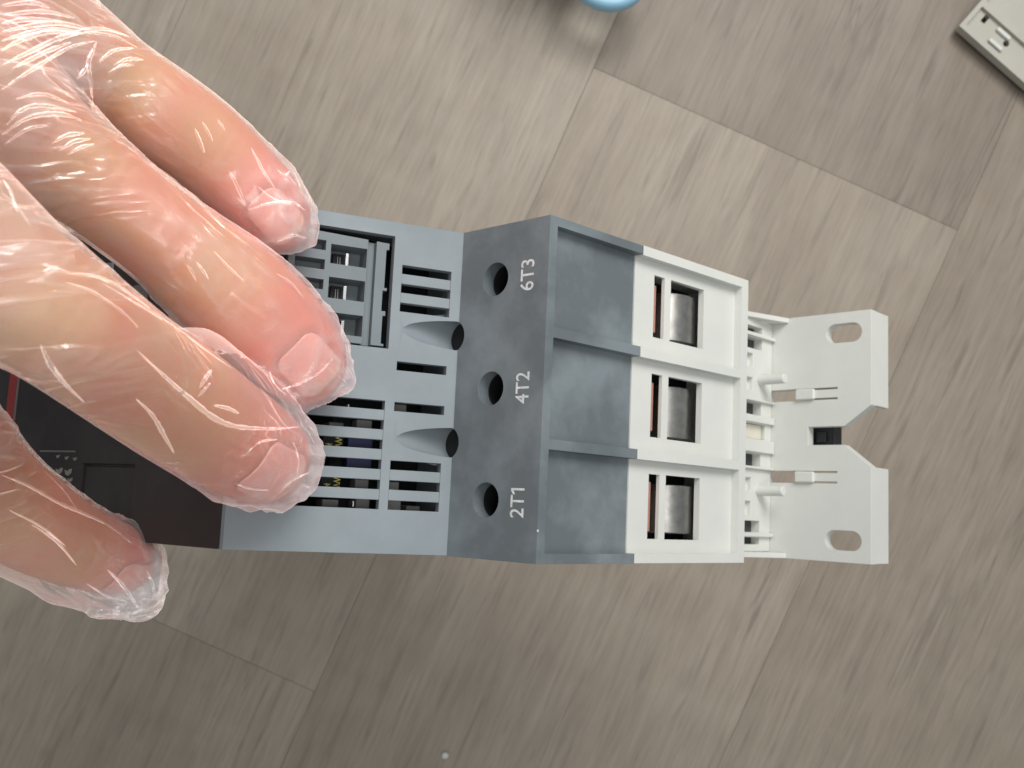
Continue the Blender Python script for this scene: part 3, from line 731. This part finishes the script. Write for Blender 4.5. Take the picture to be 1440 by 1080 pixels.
def film():
    m = bpy.data.materials.new('clear_film'); m.use_nodes = True; nt = m.node_tree
    for n in list(nt.nodes): nt.nodes.remove(n)
    out = N(nt, 'ShaderNodeOutputMaterial')
    tc = N(nt, 'ShaderNodeTexCoord')
    def st(rot, sc_, **kw):
        m0 = N(nt, 'ShaderNodeMapping'); m0.inputs['Rotation'].default_value = rot; nt.links.new(tc.outputs['Object'], m0.inputs[0])
        mp = N(nt, 'ShaderNodeMapping'); mp.inputs['Scale'].default_value = sc_
        nt.links.new(m0.outputs[0], mp.inputs[0]); n = N(nt, 'ShaderNodeTexNoise', Scale=1.0, **kw); nt.links.new(mp.outputs[0], n.inputs['Vector']); return n.outputs[0]
    def rid(v, wd):
        q = N(nt, 'ShaderNodeMath', operation='SUBTRACT'); nt.links.new(v, q.inputs[0]); q.inputs[1].default_value = 0.5
        q2 = N(nt, 'ShaderNodeMath', operation='ABSOLUTE'); nt.links.new(q.outputs[0], q2.inputs[0])
        return ramp(nt, q2.outputs[0], 0.0, wd, (1, 1, 1, 1), (0, 0, 0, 1))
    lon = rid(st((0, math.radians(-25), math.radians(36)), (38, 300, 200), Detail=1.5, Distortion=0.4), 0.09)
    crs = rid(st((0, 0, math.radians(-12)), (28, 330, 90), Detail=1.0, Distortion=0.5), 0.11)
    ab = N(nt, 'ShaderNodeAttribute', attribute_name='base'); am = N(nt, 'ShaderNodeAttribute', attribute_name='milk')
    patch = ramp(nt, st((0, 0, 0), (70, 70, 70), Detail=2.0), 0.47, 0.66)
    lonp = mix(nt, 1.0, lon, patch, 'MULTIPLY')
    crs2 = mix(nt, 1.0, crs, (1.8, 1.8, 1.8, 1), 'MULTIPLY')
    hgt = mix(nt, ab.outputs['Fac'], lonp, crs2)
    bp_ = N(nt, 'ShaderNodeBump', Strength=1.0, Distance=0.00045); nt.links.new(hgt, bp_.inputs['Height'])
    ga = N(nt, 'ShaderNodeBsdfGlossy', Roughness=0.13); gb = N(nt, 'ShaderNodeBsdfGlossy', Roughness=0.36)
    for q in (ga, gb): q.inputs['Color'].default_value = (1, 1, 1, 1); nt.links.new(bp_.outputs[0], q.inputs['Normal'])
    gl_ = N(nt, 'ShaderNodeMixShader'); gl_.inputs[0].default_value = 0.62; nt.links.new(ga.outputs[0], gl_.inputs[1]); nt.links.new(gb.outputs[0], gl_.inputs[2])
    tr = N(nt, 'ShaderNodeBsdfTransparent'); tr.inputs[0].default_value = (0.985, 0.985, 0.985, 1)
    df = N(nt, 'ShaderNodeBsdfDiffuse'); df.inputs[0].default_value = (0.85, 0.85, 0.86, 1)
    tl = N(nt, 'ShaderNodeBsdfTranslucent'); tl.inputs[0].default_value = (0.85, 0.85, 0.86, 1)
    wht = N(nt, 'ShaderNodeMixShader'); wht.inputs[0].default_value = 0.4; nt.links.new(df.outputs[0], wht.inputs[1]); nt.links.new(tl.outputs[0], wht.inputs[2])
    lw = N(nt, 'ShaderNodeLayerWeight', Blend=0.35)
    a = N(nt, 'ShaderNodeMath', operation='POWER'); nt.links.new(lw.outputs['Facing'], a.inputs[0]); a.inputs[1].default_value = 3.0
    a2 = N(nt, 'ShaderNodeMath', operation='MULTIPLY_ADD'); nt.links.new(a.outputs[0], a2.inputs[0]); a2.inputs[1].default_value = 0.10; a2.inputs[2].default_value = 0.035
    a3 = N(nt, 'ShaderNodeMath', operation='MULTIPLY_ADD'); nt.links.new(am.outputs['Fac'], a3.inputs[0]); a3.inputs[1].default_value = 0.4; nt.links.new(a2.outputs[0], a3.inputs[2])
    hm = N(nt, 'ShaderNodeMath', operation='MULTIPLY_ADD'); nt.links.new(hgt, hm.inputs[0]); hm.inputs[1].default_value = 0.10; nt.links.new(a3.outputs[0], hm.inputs[2]); hm.use_clamp = True
    s1 = N(nt, 'ShaderNodeMixShader'); nt.links.new(hm.outputs[0], s1.inputs[0]); nt.links.new(tr.outputs[0], s1.inputs[1]); nt.links.new(wht.outputs[0], s1.inputs[2])
    fr = N(nt, 'ShaderNodeFresnel', IOR=1.5); nt.links.new(bp_.outputs[0], fr.inputs['Normal'])
    f2 = N(nt, 'ShaderNodeMath', operation='MULTIPLY_ADD', use_clamp=True); nt.links.new(fr.outputs[0], f2.inputs[0]); f2.inputs[1].default_value = 0.8; f2.inputs[2].default_value = 0.075
    for q in (ga, gb): nt.links.new(f2.outputs[0], q.inputs['Color'])
    s2 = N(nt, 'ShaderNodeAddShader'); nt.links.new(s1.outputs[0], s2.inputs[0]); nt.links.new(gl_.outputs[0], s2.inputs[1])
    nt.links.new(s2.outputs[0], out.inputs[0]); return m
# sharp creases: thin raised pleats of film that follow the glove's surface
PLEATS = [(.5, (57, 483), (66, 505), (80, 527), (98, 548), (120, 568)), (.5, (190, 490), (235, 532), (267, 560), (300, 587), (333, 600), (383, 603), (424, 600)),
    (.4, (190, 560), (215, 585), (232, 615), (246, 640)), (.55, (280, 547), (291, 530), (299, 520)), (.4, (278, 559), (288, 548), (297, 538)), (.4, (300, 570), (320, 574), (338, 582)),
    (.32, (140, 395), (190, 425), (240, 455), (290, 492), (330, 520)), (.4, (95, 385), (135, 388), (170, 404), (215, 436)), (.35, (60, 383), (75, 378), (100, 384)), (.32, (90, 396), (130, 410), (172, 438), (196, 462)),
    (.45, (353, 207), (362, 224), (370, 240), (387, 266)), (.4, (322, 240), (332, 258), (346, 292)), (.45, (274, 180), (280, 196), (288, 216)), (.35, (284, 170), (292, 184), (300, 200)), (.35, (306, 168), (312, 176), (316, 184)), (.4, (390, 238), (400, 246), (408, 240)),
    (.35, (348, 296), (375, 287), (410, 284), (430, 296)), (.4, (390, 340), (412, 331), (432, 336)), (.3, (362, 262), (384, 280), (410, 288)),
    (.55, (137, 57), (130, 74), (125, 88), (128, 117), (132, 152)), (.45, (125, 90), (118, 100), (108, 112)), (.4, (0, 128), (30, 108), (58, 90), (100, 66), (137, 57)), (.35, (58, 90), (66, 108), (88, 128), (108, 140)),
    (.42, (0, 667), (42, 684), (83, 707), (118, 722), (150, 737), (187, 765)), (.3, (43, 737), (80, 762), (110, 798)), (.28, (10, 716), (60, 742), (95, 770)), (.25, (60, 660), (90, 690), (112, 722)),
    (.32, (388, 384), (410, 398), (428, 420)), (.35, (395, 548), (420, 540), (450, 524), (470, 502)), (.3, (378, 520), (388, 542), (404, 556)), (.3, (262, 372), (270, 382), (276, 396)), (.3, (276, 368), (285, 380), (294, 394)), (.28, (300, 352), (322, 376), (344, 396)),
    (.45, (0, 8), (45, 3), (72, 12)), (.42, (0, 21), (60, 16), (108, 26)), (.4, (0, 33), (40, 27), (92, 30)), (.5, (0, 45), (50, 35), (88, 33), (130, 42)), (.42, (0, 58), (40, 46), (80, 41), (120, 48)),
    (.5, (0, 72), (35, 54), (75, 44), (112, 50)), (.5, (2, 92), (50, 69), (86, 53), (140, 40), (186, 52)), (.4, (15, 98), (62, 74), (104, 58)), (.35, (120, 46), (160, 50), (196, 68)),
    (.5, (0, 192), (40, 166), (84, 160), (118, 170)), (.42, (8, 178), (30, 155), (60, 148), (112, 158)), (.35, (5, 205), (38, 182), (70, 176)), (.35, (20, 140), (60, 132), (100, 146)), (.4, (72, 203), (94, 190), (121, 187)), (.38, (82, 213), (104, 199), (130, 195)), (.3, (94, 218), (114, 207), (134, 202)),
    (.4, (138, 88), (160, 71), (190, 67)), (.38, (160, 92), (180, 83), (204, 84)), (.3, (150, 104), (172, 92), (190, 92)), (.3, (0, 268), (24, 290), (44, 318)), (.35, (4, 250), (16, 270), (26, 300)),
    (.3, (345, 640), (366, 622), (392, 618)), (.3, (412, 620), (420, 645), (418, 672)), (.3, (395, 690), (412, 676), (436, 664)), (.28, (330, 680), (352, 688), (380, 690)), (.4, (150, 800), (175, 826), (196, 858)), (.4, (205, 800), (216, 824), (214, 846)), (.3, (120, 820), (150, 838), (178, 846))]
from mathutils.bvhtree import BVHTree
gfaces = np.empty(len(gm.loops), np.int32); gm.loops.foreach_get('vertex_index', gfaces)
bvh = BVHTree.FromPolygons([tuple(v) for v in co2.tolist()], gfaces.reshape(-1, 4).tolist())
def cr(pts, n):
    A = np.array(pts, float); A = np.vstack([2 * A[0] - A[1], A, 2 * A[-1] - A[-2]]); out = []
    for i in range(1, len(A) - 2):
        p0, p1, p2, p3 = A[i - 1:i + 3]
        for k in range(n):
            t = k / n; out.append(.5 * ((2 * p1) + (-p0 + p2) * t + (2 * p0 - 5 * p1 + 4 * p2 - p3) * t * t + (-p0 + 3 * p1 - 3 * p2 + p3) * t ** 3))
    out.append(A[-2]); return out
pv, pf = [], []
prnd = random.Random(3)
for pl in PLEATS:
    wd, pts = pl[0], cr(pl[1:], 8); hit = []
    for px, py in pts:
        loc, nr, _, _ = bvh.ray_cast(Vector((0, 0, 0)), Vector(((px - 720) / 1400, -(py - 540) / 1400, -1)))
        if loc is not None:
            if nr.z < 0: nr = -nr
            hit.append((loc, nr))
    if len(hit) < 5: continue
    n = len(hit); ns = [sum((hit[k][1] for k in range(max(0, q - 3), min(n, q + 4))), Vector()).normalized() for q in range(n)]
    zs = [sum((hit[k][0] for k in range(max(0, q - 1), min(n, q + 2))), Vector()) / (min(n, q + 2) - max(0, q - 1)) for q in range(n)]
    b0 = len(pv)
    for q in range(n):
        t = (zs[min(q + 1, n - 1)] - zs[max(q - 1, 0)]).normalized(); b = ns[q].cross(t).normalized()
        e = math.sin(math.pi * (q + .35) / (n - .3)) ** .7 * (.8 + .4 * prnd.random()); ww, hh_ = wd * .85 * e, wd * .62 * e
        c = zs[q] - ns[q] * .12
        for u, h in ((-1, 0), (-.45, .72), (.1, 1.0), (.55, .6), (1, 0)): pv.append(c + b * (ww * u) + ns[q] * (hh_ * h + .02))
    for q in range(n - 1):
        for k in range(4):
            a = b0 + q * 5 + k; pf.append((a, a + 1, a + 6, a + 5))
pm = bpy.data.meshes.new('pleats'); pm.from_pydata(pv, [], pf); attr(pm, 'milk', np.full(len(pv), .26)); attr(pm, 'base', np.zeros(len(pv)))
bmj = bmesh.new(); bmj.from_mesh(gm); bmj.from_mesh(pm); bmj.to_mesh(gm); bmj.free(); gm.polygons.foreach_set('use_smooth', [True] * len(gm.polygons))
glove = place(gm, film(), 'glove', hand)
glove['label'] = 'thin clear crinkled disposable plastic glove worn over the hand'
